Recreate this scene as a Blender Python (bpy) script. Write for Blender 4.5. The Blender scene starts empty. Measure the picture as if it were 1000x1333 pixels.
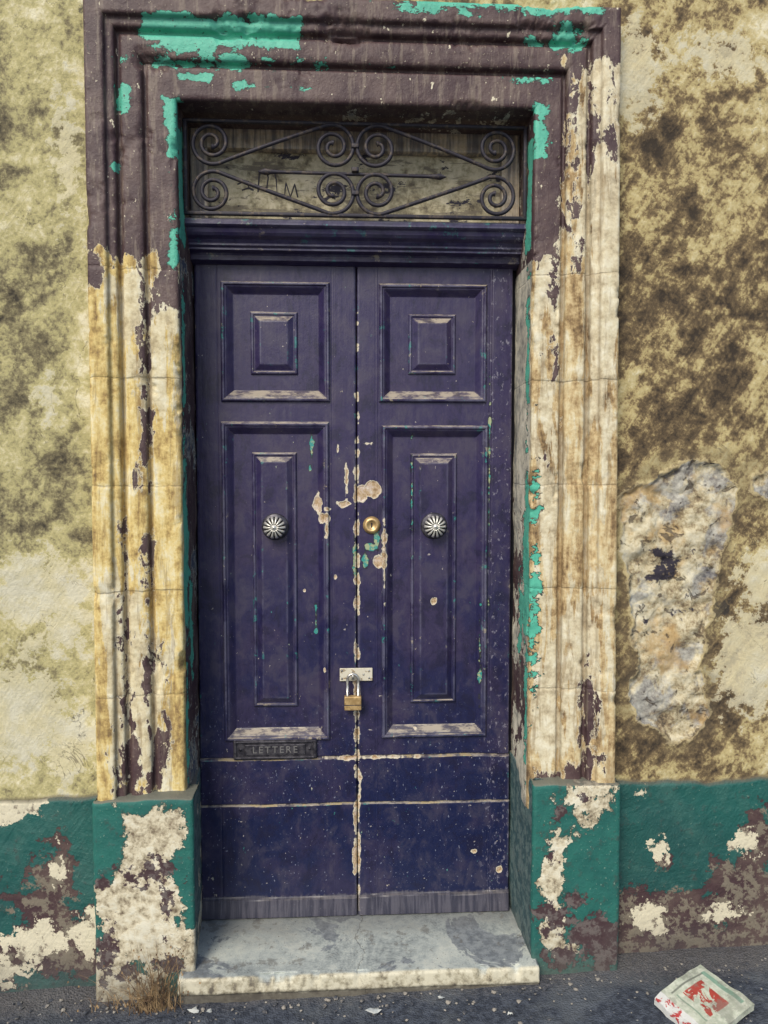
import bpy, bmesh, math, random
import numpy as np
from mathutils import Vector, Matrix
random.seed(7)
rng=np.random.RandomState(5)
S=bpy.context.scene
# ------------------------------------------------------------------ numpy noise
TAB=rng.rand(256,256)
def vnoise(x,y):
    xi=np.floor(x).astype(int); yi=np.floor(y).astype(int)
    fx=x-xi; fy=y-yi
    fx=fx*fx*(3-2*fx); fy=fy*fy*(3-2*fy)
    a=TAB[xi%256,yi%256];b=TAB[(xi+1)%256,yi%256];c=TAB[xi%256,(yi+1)%256];d=TAB[(xi+1)%256,(yi+1)%256]
    return (a*(1-fx)+b*fx)*(1-fy)+(c*(1-fx)+d*fx)*fy
def fbm(x,y,s,o=4,r=.5):
    v=0;a=1;t=0
    for i in range(o):
        v=v+a*vnoise(x*s+17.3*i+100,y*s+9.1*i+100);t+=a;a*=r;s*=2.03
    return v/t-.5
def sdf(X,Z,bl,dflt=-.15):
    r=np.full(X.shape,dflt)
    for b in bl:
        g=b[5] if len(b)>5 else 1
        if b[0]=='e':
            k=np.sqrt(((X-b[1])/max(b[3],.0008))**2+((Z-b[2])/max(b[4],.0008))**2); v=(1-k)*max(.0008,min(b[3],b[4]))*g
        else:
            cx=(b[1]+b[3])/2;cz=(b[2]+b[4])/2
            v=np.minimum(abs(b[3]-b[1])/2-abs(X-cx),abs(b[4]-b[2])/2-abs(Z-cz))*g
        r=np.maximum(r,v)
    return np.clip(r,-.15,.15)
def polysdf(X,Z,P):
    ins=np.zeros(X.shape,bool);dm=np.full(X.shape,9.)
    n=len(P)
    for i in range(n):
        x0,z0=P[i];x1,z1=P[(i+1)%n]
        c=((z0>Z)!=(z1>Z))&(X<(x1-x0)*(Z-z0)/((z1-z0) or 1e-9)+x0); ins^=c
        dx,dz=x1-x0,z1-z0
        t=np.clip(((X-x0)*dx+(Z-z0)*dz)/(dx*dx+dz*dz),0,1)
        dm=np.minimum(dm,np.hypot(X-x0-t*dx,Z-z0-t*dz))
    return np.where(ins,dm,-dm)
sm=lambda e0,e1,x:(lambda t:t*t*(3-2*t))(np.clip((x-e0)/(e1-e0),0,1))
# ------------------------------------------------------------------ shader helper
class M:
    def __init__(s,name):
        s.m=bpy.data.materials.new(name); s.m.use_nodes=True; s.t=s.m.node_tree
        s.b=s.t.nodes['Principled BSDF']; s.tc=s.t.nodes.new('ShaderNodeTexCoord')
        s.pos=s.tc.outputs['Object']; s.h=None
    def L(s,a,sock):
        if isinstance(a,bpy.types.NodeSocket): s.t.links.new(a,sock)
        elif isinstance(a,tuple): sock.default_value=(*a,1) if len(a)==3 and sock.type=='RGBA' else a
        else: sock.default_value=a
    def attr(s,n):
        k=s.t.nodes.new('ShaderNodeAttribute');k.attribute_name=n;return k.outputs['Fac']
    def map(s,sc,loc=(0,0,0),rot=None):
        k=s.t.nodes.new('ShaderNodeMapping')
        if rot is not None:
            k.vector_type='TEXTURE';sc=tuple(1/q for q in sc);k.inputs['Rotation'].default_value=rot
        k.inputs['Scale'].default_value=sc;k.inputs['Location'].default_value=loc
        s.L(s.pos,k.inputs[0]);return k.outputs[0]
    def noise(s,sc,de=5,ro=.55,di=0,vec=None):
        k=s.t.nodes.new('ShaderNodeTexNoise')
        for a,v in (('Scale',sc),('Detail',min(de,6)),('Roughness',ro),('Distortion',di)): k.inputs[a].default_value=v
        s.L(vec or s.pos,k.inputs['Vector']);return k.outputs['Fac']
    def vor(s,sc,feat='F1',vec=None):
        k=s.t.nodes.new('ShaderNodeTexVoronoi');k.feature=feat;k.inputs['Scale'].default_value=sc
        s.L(vec or s.pos,k.inputs['Vector']);return k.outputs['Distance']
    def ma(s,op,a,b=0.,c=None,clamp=False):
        k=s.t.nodes.new('ShaderNodeMath');k.operation=op;k.use_clamp=clamp
        s.L(a,k.inputs[0]);s.L(b,k.inputs[1])
        if c is not None:s.L(c,k.inputs[2])
        return k.outputs[0]
    def step(s,v,thr=0.,w=.002):
        k=s.t.nodes.new('ShaderNodeMapRange');k.interpolation_type='SMOOTHSTEP'
        s.L(v,k.inputs[0]);k.inputs[1].default_value=thr-w;k.inputs[2].default_value=thr+w;return k.outputs[0]
    def mix(s,f,a,b,mode='MIX'):
        k=s.t.nodes.new('ShaderNodeMix');k.data_type='RGBA';k.blend_type=mode
        s.L(f,k.inputs[0]);s.L(a,k.inputs[6]);s.L(b,k.inputs[7]);return k.outputs[2]
    def ramp(s,v,stops):
        k=s.t.nodes.new('ShaderNodeValToRGB');e=k.color_ramp.elements
        while len(e)<len(stops): e.new(.5)
        for q,(p,c) in zip(e,stops): q.position=p;q.color=(*c,1)
        s.L(v,k.inputs[0]);return k.outputs[0]
    def addn(s,*terms):
        o=.5
        for n,w in terms: o=s.ma('ADD',s.ma('MULTIPLY',s.ma('SUBTRACT',n,.5),w),o)
        return o
    def sdm(s,at,n,amp,off=0.,w=.0015):
        v=s.ma('MULTIPLY_ADD',s.ma('SUBTRACT',n,.5),amp,s.attr(at) if isinstance(at,str) else at)
        return s.step(s.ma('ADD',v,off),0,w)
    def nz(s):
        g=s.t.nodes.new('ShaderNodeNewGeometry');x=s.t.nodes.new('ShaderNodeSeparateXYZ');s.t.links.new(g.outputs['Normal'],x.inputs[0]);return x.outputs[2]
    def xyz(s):
        x=s.t.nodes.new('ShaderNodeSeparateXYZ');s.t.links.new(s.pos,x.inputs[0]);return x.outputs
    def done(s,col,rough=.8,h=None,dist=.002,strength=1,metal=0,spec=None):
        s.L(col,s.b.inputs['Base Color']);s.L(rough,s.b.inputs['Roughness']);s.L(metal,s.b.inputs['Metallic'])
        if spec is not None:s.L(spec,s.b.inputs['Specular IOR Level'])
        if h is not None:
            k=s.t.nodes.new('ShaderNodeBump');k.inputs['Strength'].default_value=strength;k.inputs['Distance'].default_value=dist
            s.L(h,k.inputs['Height']);s.t.links.new(k.outputs[0],s.b.inputs['Normal'])
        return s.m
# ------------------------------------------------------------------ mesh helpers
def obj(name,v,f,mat,parent=None,smooth=False,attrs=None):
    me=bpy.data.meshes.new(name);me.from_pydata([tuple(p) for p in v],[],f);me.update()
    if smooth: me.polygons.foreach_set('use_smooth',[True]*len(me.polygons))
    if attrs:
        for k,a in attrs.items():
            at=me.attributes.new(k,'FLOAT','POINT');at.data.foreach_set('value',np.asarray(a,dtype=np.float32).ravel())
    if mat: me.materials.append(mat)
    o=bpy.data.objects.new(name,me);S.collection.objects.link(o)
    if parent:o.parent=parent
    return o
def empty(name):
    o=bpy.data.objects.new(name,None);S.collection.objects.link(o);return o
def gridfaces(nr,nc,off=0,flip=False,keep=None):
    i=np.arange(nr-1)[:,None]*nc+np.arange(nc-1)[None,:]+off
    q=np.stack([i,i+1,i+nc+1,i+nc],-1)
    if flip:q=q[...,::-1]
    if keep is not None:q=q[keep]
    return q.reshape(-1,4).tolist()
def bevbox(x0,x1,y0,y1,z0,z1,b=.003,seg=2):
    bm=bmesh.new();bmesh.ops.create_cube(bm,size=1)
    for v in bm.verts:
        v.co=Vector(((x0+x1)/2+v.co.x*(x1-x0),(y0+y1)/2+v.co.y*(y1-y0),(z0+z1)/2+v.co.z*(z1-z0)))
    if b>0: bmesh.ops.bevel(bm,geom=bm.edges[:],offset=b,segments=seg,affect='EDGES',profile=.5)
    bm.verts.index_update()
    v=[tuple(p.co) for p in bm.verts];f=[[q.index for q in p.verts] for p in bm.faces];bm.free();return v,f
def tube(P,r,n=8,closed_ends=True):
    P=[Vector(p) for p in P];V=[];F=[]
    R=r if isinstance(r,(list,tuple)) else [r]*len(P)
    up=Vector((0,1,0))
    for i,p in enumerate(P):
        t=(P[min(i+1,len(P)-1)]-P[max(i-1,0)]).normalized()
        u=up if abs(t.dot(up))<.9 else Vector((1,0,0))
        a=t.cross(u).normalized();b=t.cross(a).normalized()
        for k in range(n):
            th=2*math.pi*k/n;V.append(p+(a*math.cos(th)+b*math.sin(th))*R[i])
    for i in range(len(P)-1):
        for k in range(n):F.append([i*n+k,i*n+(k+1)%n,(i+1)*n+(k+1)%n,(i+1)*n+k])
    F.append(list(range(n)));F.append([(len(P)-1)*n+k for k in range(n)][::-1])
    return V,F
def lathe(cx,cy,cz,prof,n=48,mod=None):
    V=[];F=[]
    for j,(r,h) in enumerate(prof):
        for k in range(n):
            th=2*math.pi*k/n;rr,hh=(r,h) if mod is None else mod(r,h,th)
            V.append((cx+rr*math.cos(th),cy-hh,cz+rr*math.sin(th)))
    for j in range(len(prof)-1):
        for k in range(n):F.append([j*n+k,(j+1)*n+k,(j+1)*n+(k+1)%n,j*n+(k+1)%n])
    F.append([(len(prof)-1)*n+k for k in range(n)]);return V,F
def joinparts(parts):
    V=[];F=[]
    for v,f in parts:
        o=len(V);V+=list(v);F+=[[i+o for i in q] for q in f]
    return V,F
MAR=(.062,.033,.038);TUR=(.11,.50,.36);GRN=(.012,.112,.098);WHT=(.70,.64,.48)
# ================================================================== WALL
def ground_z(x): return -.055+.025*np.clip(x,-5,5)
def lines(c,f0,f1,st,far,fst):
    a=np.arange(f0,f1,st);return np.unique(np.round(np.concatenate([np.arange(far[0],f0,fst),a,np.arange(f1,far[1]+fst,fst)]),4))
xs=lines(0,-1.35,1.65,.007,(-6,6),.15); zs=lines(0,-.2,3.2,.007,(-.6,6),.15)
X,Z=np.meshgrid(xs,zs)
DMG=[(.972,1.591),(1.075,1.629),(1.205,1.655),(1.25,1.65),(1.313,1.552),(1.285,1.398),(1.240,1.243),(1.215,1.061),(1.19,.95),(1.238,.798),(1.19,.735),(1.120,.715),(1.013,.776),(.945,.869),(.985,.96),(.972,1.06),(.960,1.168),(.924,1.348),(.908,1.527)]
wob=fbm(X,Z,10,6,.68)*.095
dmg=np.maximum(polysdf(X,Z,DMG)+wob, sdf(X,Z,[('e',1.46,1.575,.10,.06)])+wob*.5)
dmg=np.clip(dmg,-.15,.15)
Y=.05+fbm(X,Z,2.2,3)*.022+fbm(X,Z,14,4)*.006
ca,sa_=math.cos(.6),math.sin(.6)
stroke=fbm((X*ca+Z*sa_)*1.0,(Z*ca-X*sa_)*.12,70,2)*.0028*sm(.0,.12,fbm(X+7,Z,3,2))
Y=Y+stroke
ins=sm(0,.009,dmg)
lump=fbm(X,Z,13,6,.62)
Y=Y+ins*(.014-lump*.055+np.minimum(0,fbm(X+5,Z,9,3))*.04)-sm(-.02,-.003,dmg)*(1-ins)*.005
dadotop=np.where(X<0,.56,.575)+fbm(X,Z*0,7,3)*.025
dado=dadotop-Z
Y=Y-sm(0,.006,dado)*.010
dark=sdf(X,Z,[('e',1.05,2.62,.14,.22),('e',1.28,2.45,.26,.28),('e',1.0,2.1,.12,.36),('e',1.36,2.0,.22,.28),('e',1.2,1.85,.30,.14),('e',1.15,2.2,.15,.3),('e',.93,1.1,.04,.4),('e',1.0,.68,.2,.08),('e',1.35,.80,.10,.10),('e',1.45,1.1,.06,.1),('e',1.30,1.25,.04,.2),
  ('e',-1.02,2.02,.14,.20),('e',-.93,2.3,.08,.10),('e',-1.0,2.72,.14,.06),('e',-.9,1.62,.07,.16),('e',-1.08,1.5,.08,.10),('e',-.95,.98,.08,.03),('e',-.82,.62,.05,.05),
  ('e',2.4,2.2,.5,.7),('e',-2.2,1.4,.6,.6),('e',3.6,1.2,.5,.4),('e',-3.6,3,.6,.6),('e',0,3.8,.8,.3)])
pale=sdf(X,Z,[('e',-.98,1.24,.16,.13),('e',-.90,1.12,.09,.10),('e',-1.06,.83,.16,.17),('e',-.9,.74,.09,.12),('e',-1.0,1.05,.05,.04),('e',1.38,.98,.13,.18),('e',1.40,1.27,.08,.10),('e',.94,2.9,.08,.16),('e',-.93,1.86,.03,.05),('e',1.24,2.97,.16,.07),('e',-.86,2.6,.04,.16),
  ('e',2.4,1.0,.4,.3),('e',-2.2,2.4,.4,.5),('e',-1.8,.8,.3,.2)])
dw=sdf(X,Z,[('e',-1.08,.53,.10,.04),('e',-1.0,.10,.10,.04),('e',-.86,.12,.05,.06),('e',-1.1,.0,.1,.05),('e',1.07,.34,.02,.035),('e',1.05,.10,.08,.04),('e',1.0,.56,.02,.02),('e',1.38,.36,.05,.03),('e',1.3,.10,.06,.03),('e',-.95,.33,.012,.03)])
dm=sdf(X,Z,[('e',-.95,.29,.06,.12),('e',-1.0,.22,.10,.07),('e',-.92,.08,.17,.12),('e',-1.1,.02,.10,.08),('r',.9,-.2,1.30,.20),('r',1.25,-.2,2.2,.29),('e',1.42,.38,.06,.12),('e',1.08,.30,.03,.03),('r',-6,-.6,-1.15,.12),('r',2,-.6,6,.15)])
keep=~((X[:-1,:-1]>-.775)&(X[:-1,:-1]<.858)&(Z[:-1,:-1]<3.03))
V=np.stack([X,Y,Z],-1).reshape(-1,3)
m=M('weathered_lime_plaster')
nA=m.noise(6,9,.70,.3);nB=m.noise(2.0,6,.62,.6);nC=m.noise(24,8,.72);nD=m.noise(95,5,.65)
nS=m.noise(34,4,.6,.8,vec=m.map((1.6,1,.16),rot=(0,.6,0)))
px,py_,pz=m.xyz()
side=m.step(px,0,.6)
dkf=m.step(m.attr('dark'),-.01,.09);plf=m.step(m.attr('pale'),0,.09)
v=m.addn((nA,1.15),(nC,.95),(nB,.75),(nD,.40))
v=m.ma('ADD',v,m.ma('MULTIPLY',dkf,-.155));v=m.ma('ADD',v,m.ma('MULTIPLY',plf,.14));v=m.ma('ADD',v,m.mix(side,(.055,)*3,(.025,)*3))
v=m.ma('ADD',v,m.ma('MULTIPLY',m.ma('SUBTRACT',nS,.5),m.mix(side,(.08,)*3,(.34,)*3)))
baseL=m.ramp(v,[(.16,(.050,.042,.030)),(.32,(.16,.135,.078)),(.43,(.30,.265,.14)),(.47,(.39,.35,.175)),(.56,(.48,.43,.21)),(.68,(.60,.54,.32)),(.80,(.74,.69,.50))])
baseR=m.ramp(v,[(.16,(.040,.029,.020)),(.33,(.125,.088,.048)),(.43,(.24,.175,.088)),(.46,(.36,.28,.135)),(.55,(.50,.41,.20)),(.68,(.60,.52,.30)),(.80,(.74,.68,.49))])
base=m.mix(side,baseL,baseR)
pl=m.sdm('pale',nC,.40,-.006,.006)
base=m.mix(m.ma('MULTIPLY',pl,.60),base,m.mix(m.step(nA,.5,.1),(.68,.62,.43),(.56,.54,.44)))
blk=m.ma('MULTIPLY',m.step(m.noise(5.5,9,.74,vec=m.map((1,1,1),(3,0,7))),.655,.03),.85)
base=m.mix(blk,base,(.030,.027,.027))
vc=m.noise(3.2,6,.62,1.2,vec=m.map((1,1,.7),(11,0,3)))
ck=m.ma('SUBTRACT',1.,m.step(m.ma('ABSOLUTE',m.ma('SUBTRACT',vc,.5)),.0028,.0018))
ck=m.ma('MULTIPLY',ck,m.step(nB,.52,.04));base=m.mix(m.ma('MULTIPLY',ck,.6),base,(.07,.055,.04))
nG=m.noise(8,6,.62,.5,vec=m.map((1,1,1),(9,0,2)))
st=m.ramp(m.addn((nC,.8),(nA,1.0),(nD,.5)),[(.22,(.07,.055,.045)),(.36,(.26,.20,.12)),(.47,(.50,.43,.28)),(.60,(.66,.60,.44)),(.8,(.76,.72,.58))])
st=m.mix(m.ma('MULTIPLY',m.step(nG,.55,.05),.75),st,m.ramp(m.addn((nC,1.1),(nD,.4)),[(.3,(.11,.11,.13)),(.5,(.30,.305,.31)),(.7,(.50,.50,.47))]))
st=m.mix(m.ma('MULTIPLY',m.step(m.noise(5,6,.6,vec=m.map((1,1,1),(1,0,2))),.57,.05),.7),st,(.46,.30,.12))
pits=m.ma('SUBTRACT',1.,m.step(m.noise(17,5,.62,.6),.375,.02))
st=m.mix(m.ma('MULTIPLY',pits,.80),st,(.10,.075,.055))
st=m.mix(m.step(m.noise(6,8,.68,vec=m.map((1,1,1),(4,0,4))),.63,.02),st,(.035,.030,.045))
dmk=m.step(m.attr('dmg'),0,.003)
rim=m.ma('SUBTRACT',m.step(m.ma('MULTIPLY_ADD',m.ma('SUBTRACT',nC,.5),.05,m.attr('dmg')),-.008,.003),dmk,clamp=True)
base=m.mix(m.ma('MULTIPLY',rim,.6),base,(.52,.43,.25))
halo=m.ma('MULTIPLY',m.step(m.ma('MULTIPLY_ADD',m.ma('SUBTRACT',nA,.5),.2,m.attr('dmg')),-.045,.02),m.ma('SUBTRACT',1.,m.ma('MAXIMUM',dmk,rim)),clamp=True)
base=m.mix(m.ma('MULTIPLY',halo,.40),base,(.13,.10,.06))
base=m.mix(dmk,base,st)
dd=m.sdm('dado',nA,.03,0,.002)
nE=m.noise(11,10,.70)
w=m.sdm('dw',nE,.30,0,.002);mm=m.sdm('dm',nE,.34,.0,.002)
mm2=m.sdm('dm',m.noise(17,9,.7,vec=m.map((1,1,1),(2,0,5))),.35,-.03,.002)
grn=m.mix(m.step(nB,.5,.2),GRN,(.012,.075,.072))
grn=m.mix(m.ma('MULTIPLY',m.step(nA,.56,.09),.5),grn,(.05,.15,.13))
grn=m.mix(m.ma('MULTIPLY',m.step(nC,.60,.05),.5),grn,(.05,.06,.055))
grn=m.mix(m.step(nD,.66,.02),grn,(.14,.22,.18))
dcol=m.mix(mm,grn,m.mix(m.step(nA,.5,.1),MAR,(.10,.065,.06)));dcol=m.mix(m.ma('MULTIPLY',mm2,m.step(nC,.5,.03)),dcol,(.20,.17,.13))
dcol=m.mix(w,dcol,m.mix(m.step(nC,.42,.04),(.25,.21,.16),WHT))
dirt=m.step(m.ma('MULTIPLY_ADD',nA,.3,pz),.14,.10)
dcol=m.mix(m.ma('MULTIPLY',m.ma('SUBTRACT',1.,dirt),.6),dcol,(.085,.08,.08))
led=m.ma('SUBTRACT',1.,m.step(m.ma('ABSOLUTE',m.ma('MULTIPLY_ADD',m.ma('SUBTRACT',nA,.5),.02,m.attr('dado'))),.007,.005))
col=m.mix(dd,base,dcol);col=m.mix(m.ma('MULTIPLY',led,.7),col,(.10,.085,.06))
h=m.ma('ADD',m.ma('MULTIPLY',nC,1.2),m.ma('MULTIPLY',nD,.5));h=m.ma('ADD',h,m.ma('MULTIPLY',nS,.5))
h=m.ma('SUBTRACT',h,m.ma('MULTIPLY',m.ma('MAXIMUM',mm,w),m.ma('MULTIPLY',dd,.35)));h=m.ma('SUBTRACT',h,m.ma('MULTIPLY',m.ma('MULTIPLY',pits,dmk),1.0))
wallmat=m.done(col,m.mix(m.ma('MULTIPLY',dd,m.ma('SUBTRACT',1.,m.ma('MAXIMUM',mm,w))),(.9,.9,.9),(.55,.55,.55)),h,.006,.85)
wall=obj('plaster_wall',V,gridfaces(len(zs),len(xs),keep=keep),wallmat,None,True,dict(dmg=dmg,dado=np.clip(dado,-.15,.15),dark=dark,pale=pale,dw=dw,dm=dm))
v,f=bevbox(-6,6,.34,5,-.6,6,0)
obj('wall_core',v,f,wallmat,wall)
# ================================================================== STONE SURROUND
key=[(0,-.225),(0,.022),(.002,.028),(.007,.031),(.014,.032),(.082,.033),(.087,.031),(.0895,.020),(.098,.018),(.101,.021),(.103,.038),(.107,.043),(.120,.046),(.145,.047),(.160,.045),(.166,.041),(.1685,.030),(.177,.028),(.180,.032),(.182,.048),(.186,.053),(.204,.055),(.2065,.058),(.209,.068),(.214,.072),(.258,.073),(.265,.070),(.268,.062),(.269,-.02)]
prof=[]
for (a,b),(c,d) in zip(key[:-1],key[1:]):
    n=max(1,int(math.hypot(c-a,d-b)/.0050))
    for k in range(n):prof.append((a+(c-a)*k/n,b+(d-b)*k/n))
prof.append(key[-1]);prof=np.array(prof);D=prof[:,0];H=prof[:,1]
XL,XR,ZT=-.515,.608,2.770
LS=1.11
zb=.5;N=430
t=np.linspace(0,1,N)[:,None]
Xl=XL-D[None,:]+0*t; Zl=zb+t*(ZT+D*LS-zb)[None,:]
Xt=(XL-D)[None,:]+t*((XR+D)-(XL-D))[None,:]; Zt=(ZT+D*LS)[None,:]+0*t
Xr=XR+D[None,:]+0*t; Zr=zb+t[::-1]*(ZT+D*LS-zb)[None,:]
SX=np.concatenate([Xl,Xt,Xr]);SZ=np.concatenate([Zl,Zt,Zr]);HH=np.tile(H,(3*N,1));DD=np.tile(D,(3*N,1))
front=sm(.0,.02,HH)
er=fbm(SX,SZ,3,2)*.004+fbm(SX,SZ,34,4,.6)*.0028
legs=(SZ<ZT+.02)
for i,jz in enumerate((2.25,1.912,1.576,1.24,.905)):
    jj=jz+fbm(SX,SX*0+jz,9,2)*.006
    er=er-np.exp(-((SZ-jj)/.0030)**2)*.0030*legs
    er=er+np.where((SZ<jj)&legs,(.0012,-.0018,.0015,-.0012,.001)[i],0)
chip=np.maximum(0,fbm(SX+3,SZ,8,5,.62)-.11)*.17
conv=np.interp(D,[0,.002,.02,.07,.084,.088,.100,.104,.115,.158,.167,.170,.18,.183,.19,.206,.209,.222,.255,.266,.27],[1,1,.15,.15,1,.3,0,1,.25,.25,1,.2,0,1,.3,.3,1,.2,.2,1,.5])[None,:]
er=er-chip*conv
lean=np.where(SX>.6,(2.3-SZ)*.008,(SZ-2.3)*.002)*(DD/.27)
SXx=SX+np.where(front<.5,(fbm(SZ,HH,8,4)*.012)*np.sign(SX)*legs,0)+lean
SY=.05-(HH+er*front)
SZz=SZ+np.where(front<.5,fbm(SX,HH,8,4)*.006*(~legs),0)
mar=sdf(SX,SZ,[('r',-1,2.29,.70,3.4),('r',-1,2.19,-.735,2.3),('r',-.60,2.13,-.50,3.0),('r',.5,2.55,.715,3.3),('r',.5,2.90,1,3.4),('r',.735,2.28,.742,2.95),('r',.842,2.6,.86,2.9,1),('e',.79,2.70,.010,.08,1.5),
  ('e',-.68,.70,.03,.12),('e',-.60,.68,.02,.12),('e',-.70,.58,.05,.04),('e',.79,.76,.02,.12),('e',.76,.62,.04,.04),('e',.70,.60,.04,.02),('e',.67,2.35,.008,.12),('e',-.625,1.15,.001,.2),('e',-.70,.98,.003,.06)])
reveal=(front<.3)&legs
rv=(front<.3)
mar=np.where(reveal&(SZ<2.3),sdf(SX,SZ,[('e',.6,1.25,.02,.10),('e',.6,.85,.03,.12),('e',-.5,2.0,.05,.3),('e',-.5,1.0,.05,.3),('e',-.5,1.5,.05,.2)])+.0,mar)
mar=np.where(reveal&(SZ>=2.3)&(SX>0),.02,mar)
tur=sdf(SX,SZ,[('r',-.605,2.925,-.13,3.005),('e',-.47,2.95,.12,.05),('e',-.33,2.885,.16,.010),('r',.23,3.048,.80,3.080),('e',.5,3.05,.2,.012),('e',.70,2.98,.055,.035),('e',-.672,2.775,.022,.042,1.3),('e',-.445,2.838,.04,.010,1.5),('e',-.22,2.815,.05,.006,1.5),('e',-.32,2.815,.02,.008,1.5),('e',.61,2.97,.03,.01,1.5),('r',-.545,2.60,-.51,2.77),('r',.61,2.62,.645,2.78),('e',.62,2.86,.04,.008,1.5),('e',-.70,2.55,.008,.01,2),('e',-.53,2.35,.015,.08),('e',.622,1.3,.012,.2),('e',-.79,2.92,.006,.03,2)])
tur=np.where(reveal,sdf(HH*0+(HH),SZ,[('r',-.06,2.35,.02,2.7),('e',-.02,1.35,.05,.28),('e',-.10,1.1,.03,.15),('e',-.03,2.0,.02,.2),('e',-.01,.8,.02,.15)]),tur)
tur=np.where(rv&~legs,-.1,tur)
whi=sdf(SX,SZ,[('r',.74,2.3,.90,2.95),('e',.82,2.2,.06,.5),('e',.66,2.3,.05,.25),('e',-.62,2.15,.10,.13),('e',-.60,1.95,.05,.2),('e',-.66,.9,.10,.3),('e',-.7,1.15,.06,.15),('e',.78,1.05,.06,.25),('e',.68,.85,.06,.25),('e',.66,1.6,.04,.3)])
whi=np.where(reveal,np.where(SX>0,.03,-.03),whi)
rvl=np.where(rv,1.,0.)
gr=np.exp(-((DD-.095)/.0065)**2)+np.exp(-((DD-.174)/.006)**2)+.5*np.exp(-((DD-.206)/.003)**2)
gr=np.where(rv,0,gr)
m=M('peeling_painted_limestone')
nA=m.noise(8,9,.65);nC=m.noise(30,8,.68);nD=m.noise(110,4,.6);nV=m.noise(10,7,.65,.5,vec=m.map((2.6,1,.45)))
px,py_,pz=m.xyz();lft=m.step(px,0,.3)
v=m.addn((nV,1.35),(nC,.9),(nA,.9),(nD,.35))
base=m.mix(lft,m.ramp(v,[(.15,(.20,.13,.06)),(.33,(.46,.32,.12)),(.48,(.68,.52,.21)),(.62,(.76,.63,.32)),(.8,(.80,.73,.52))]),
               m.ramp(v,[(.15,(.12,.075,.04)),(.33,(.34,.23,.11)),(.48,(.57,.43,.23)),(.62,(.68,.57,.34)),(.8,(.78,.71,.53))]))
wh=m.sdm('whi',nV,.34,0,.006)
base=m.mix(m.ma('MULTIPLY',wh,.72),base,m.ramp(m.addn((nC,1.3),(nA,.6)),[(.25,(.38,.33,.23)),(.5,(.66,.60,.44)),(.7,(.80,.76,.61))]))
base=m.mix(m.ma('MULTIPLY',m.attr('gr'),m.ma('MULTIPLY_ADD',m.step(nV,.47,.12),.65,.2)),base,(.13,.08,.05))
strk=m.ma('MULTIPLY',m.step(m.noise(16,6,.7,.3,vec=m.map((2.2,1,.22),(6,0,2))),.585,.05),.5);base=m.mix(strk,base,(.24,.155,.075))
jn=None
for jz in (2.25,1.912,1.576,1.24,.905):
    k=m.ma('ABSOLUTE',m.ma('SUBTRACT',m.ma('MULTIPLY_ADD',m.ma('SUBTRACT',nA,.5),.03,pz),jz));k=m.ma('SUBTRACT',1.,m.step(k,.0022,.0015));jn=k if jn is None else m.ma('MAXIMUM',jn,k)
base=m.mix(m.ma('MULTIPLY',m.ma('MULTIPLY',jn,.5),m.step(nC,.50,.05)),base,(.20,.14,.08))
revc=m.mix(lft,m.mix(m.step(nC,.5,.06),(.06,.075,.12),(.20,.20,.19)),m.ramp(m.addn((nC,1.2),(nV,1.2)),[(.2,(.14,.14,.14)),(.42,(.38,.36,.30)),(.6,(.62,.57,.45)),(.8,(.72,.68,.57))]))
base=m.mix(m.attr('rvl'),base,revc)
nM=m.noise(12,10,.68,.3,vec=m.map((1.5,1,.8)))
mk=m.sdm('mar',nM,.24,0,.0015)
mcol=m.mix(m.step(nA,.50,.09),MAR,(.105,.066,.064))
mcol=m.mix(m.ma('MULTIPLY',m.step(m.noise(18,6,.7,vec=m.map((2.5,1,.30))),.57,.05),.5),mcol,(.24,.19,.15))
mcol=m.mix(m.step(nD,.67,.02),mcol,(.35,.30,.22))
nT=m.noise(14,9,.68,.3,vec=m.map((1,1,1.4),(3,2,1)))
tk=m.sdm('tur',nT,.13,0,.0012);tkr=m.sdm('tur',nT,.13,.004,.0012)
tcol=m.mix(m.step(nC,.45,.2),(.07,.38,.28),TUR)
tcol=m.mix(m.step(nD,.66,.02),tcol,(.05,.05,.05))
sp=m.ma('MULTIPLY',m.step(m.noise(38,6,.6,vec=m.map((1,1,.7))),.68,.01),mk)
col=m.mix(mk,base,mcol);col=m.mix(sp,col,WHT)
mrim=m.ma('SUBTRACT',m.sdm('mar',nM,.24,.006,.0015),mk,clamp=True)
col=m.mix(m.ma('MULTIPLY',mrim,.6),col,(.70,.66,.52))
col=m.mix(tkr,col,(.04,.035,.035));col=m.mix(tk,col,tcol)
h=m.ma('ADD',m.ma('MULTIPLY',nC,.9),m.ma('MULTIPLY',nD,.45));h=m.ma('ADD',h,m.ma('MULTIPLY',mk,.35));h=m.ma('ADD',h,m.ma('MULTIPLY',tk,-.2))
h=m.ma('SUBTRACT',h,m.ma('MULTIPLY',jn,.3));h=m.ma('ADD',h,m.ma('MULTIPLY',wh,.15))
smat=m.done(col,m.mix(mk,(.88,.88,.88),(.55,.55,.55)),h,.004,.85)
nc=len(D);V=np.stack([SXx,SY,SZz],-1).reshape(-1,3);F=[]
for k in range(3):F+=gridfaces(N,nc,k*N*nc,flip=True)
surround=obj('carved_stone_door_surround',V,F,smat,None,True,dict(mar=mar,tur=tur,whi=whi,rvl=rvl,gr=gr))
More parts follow.
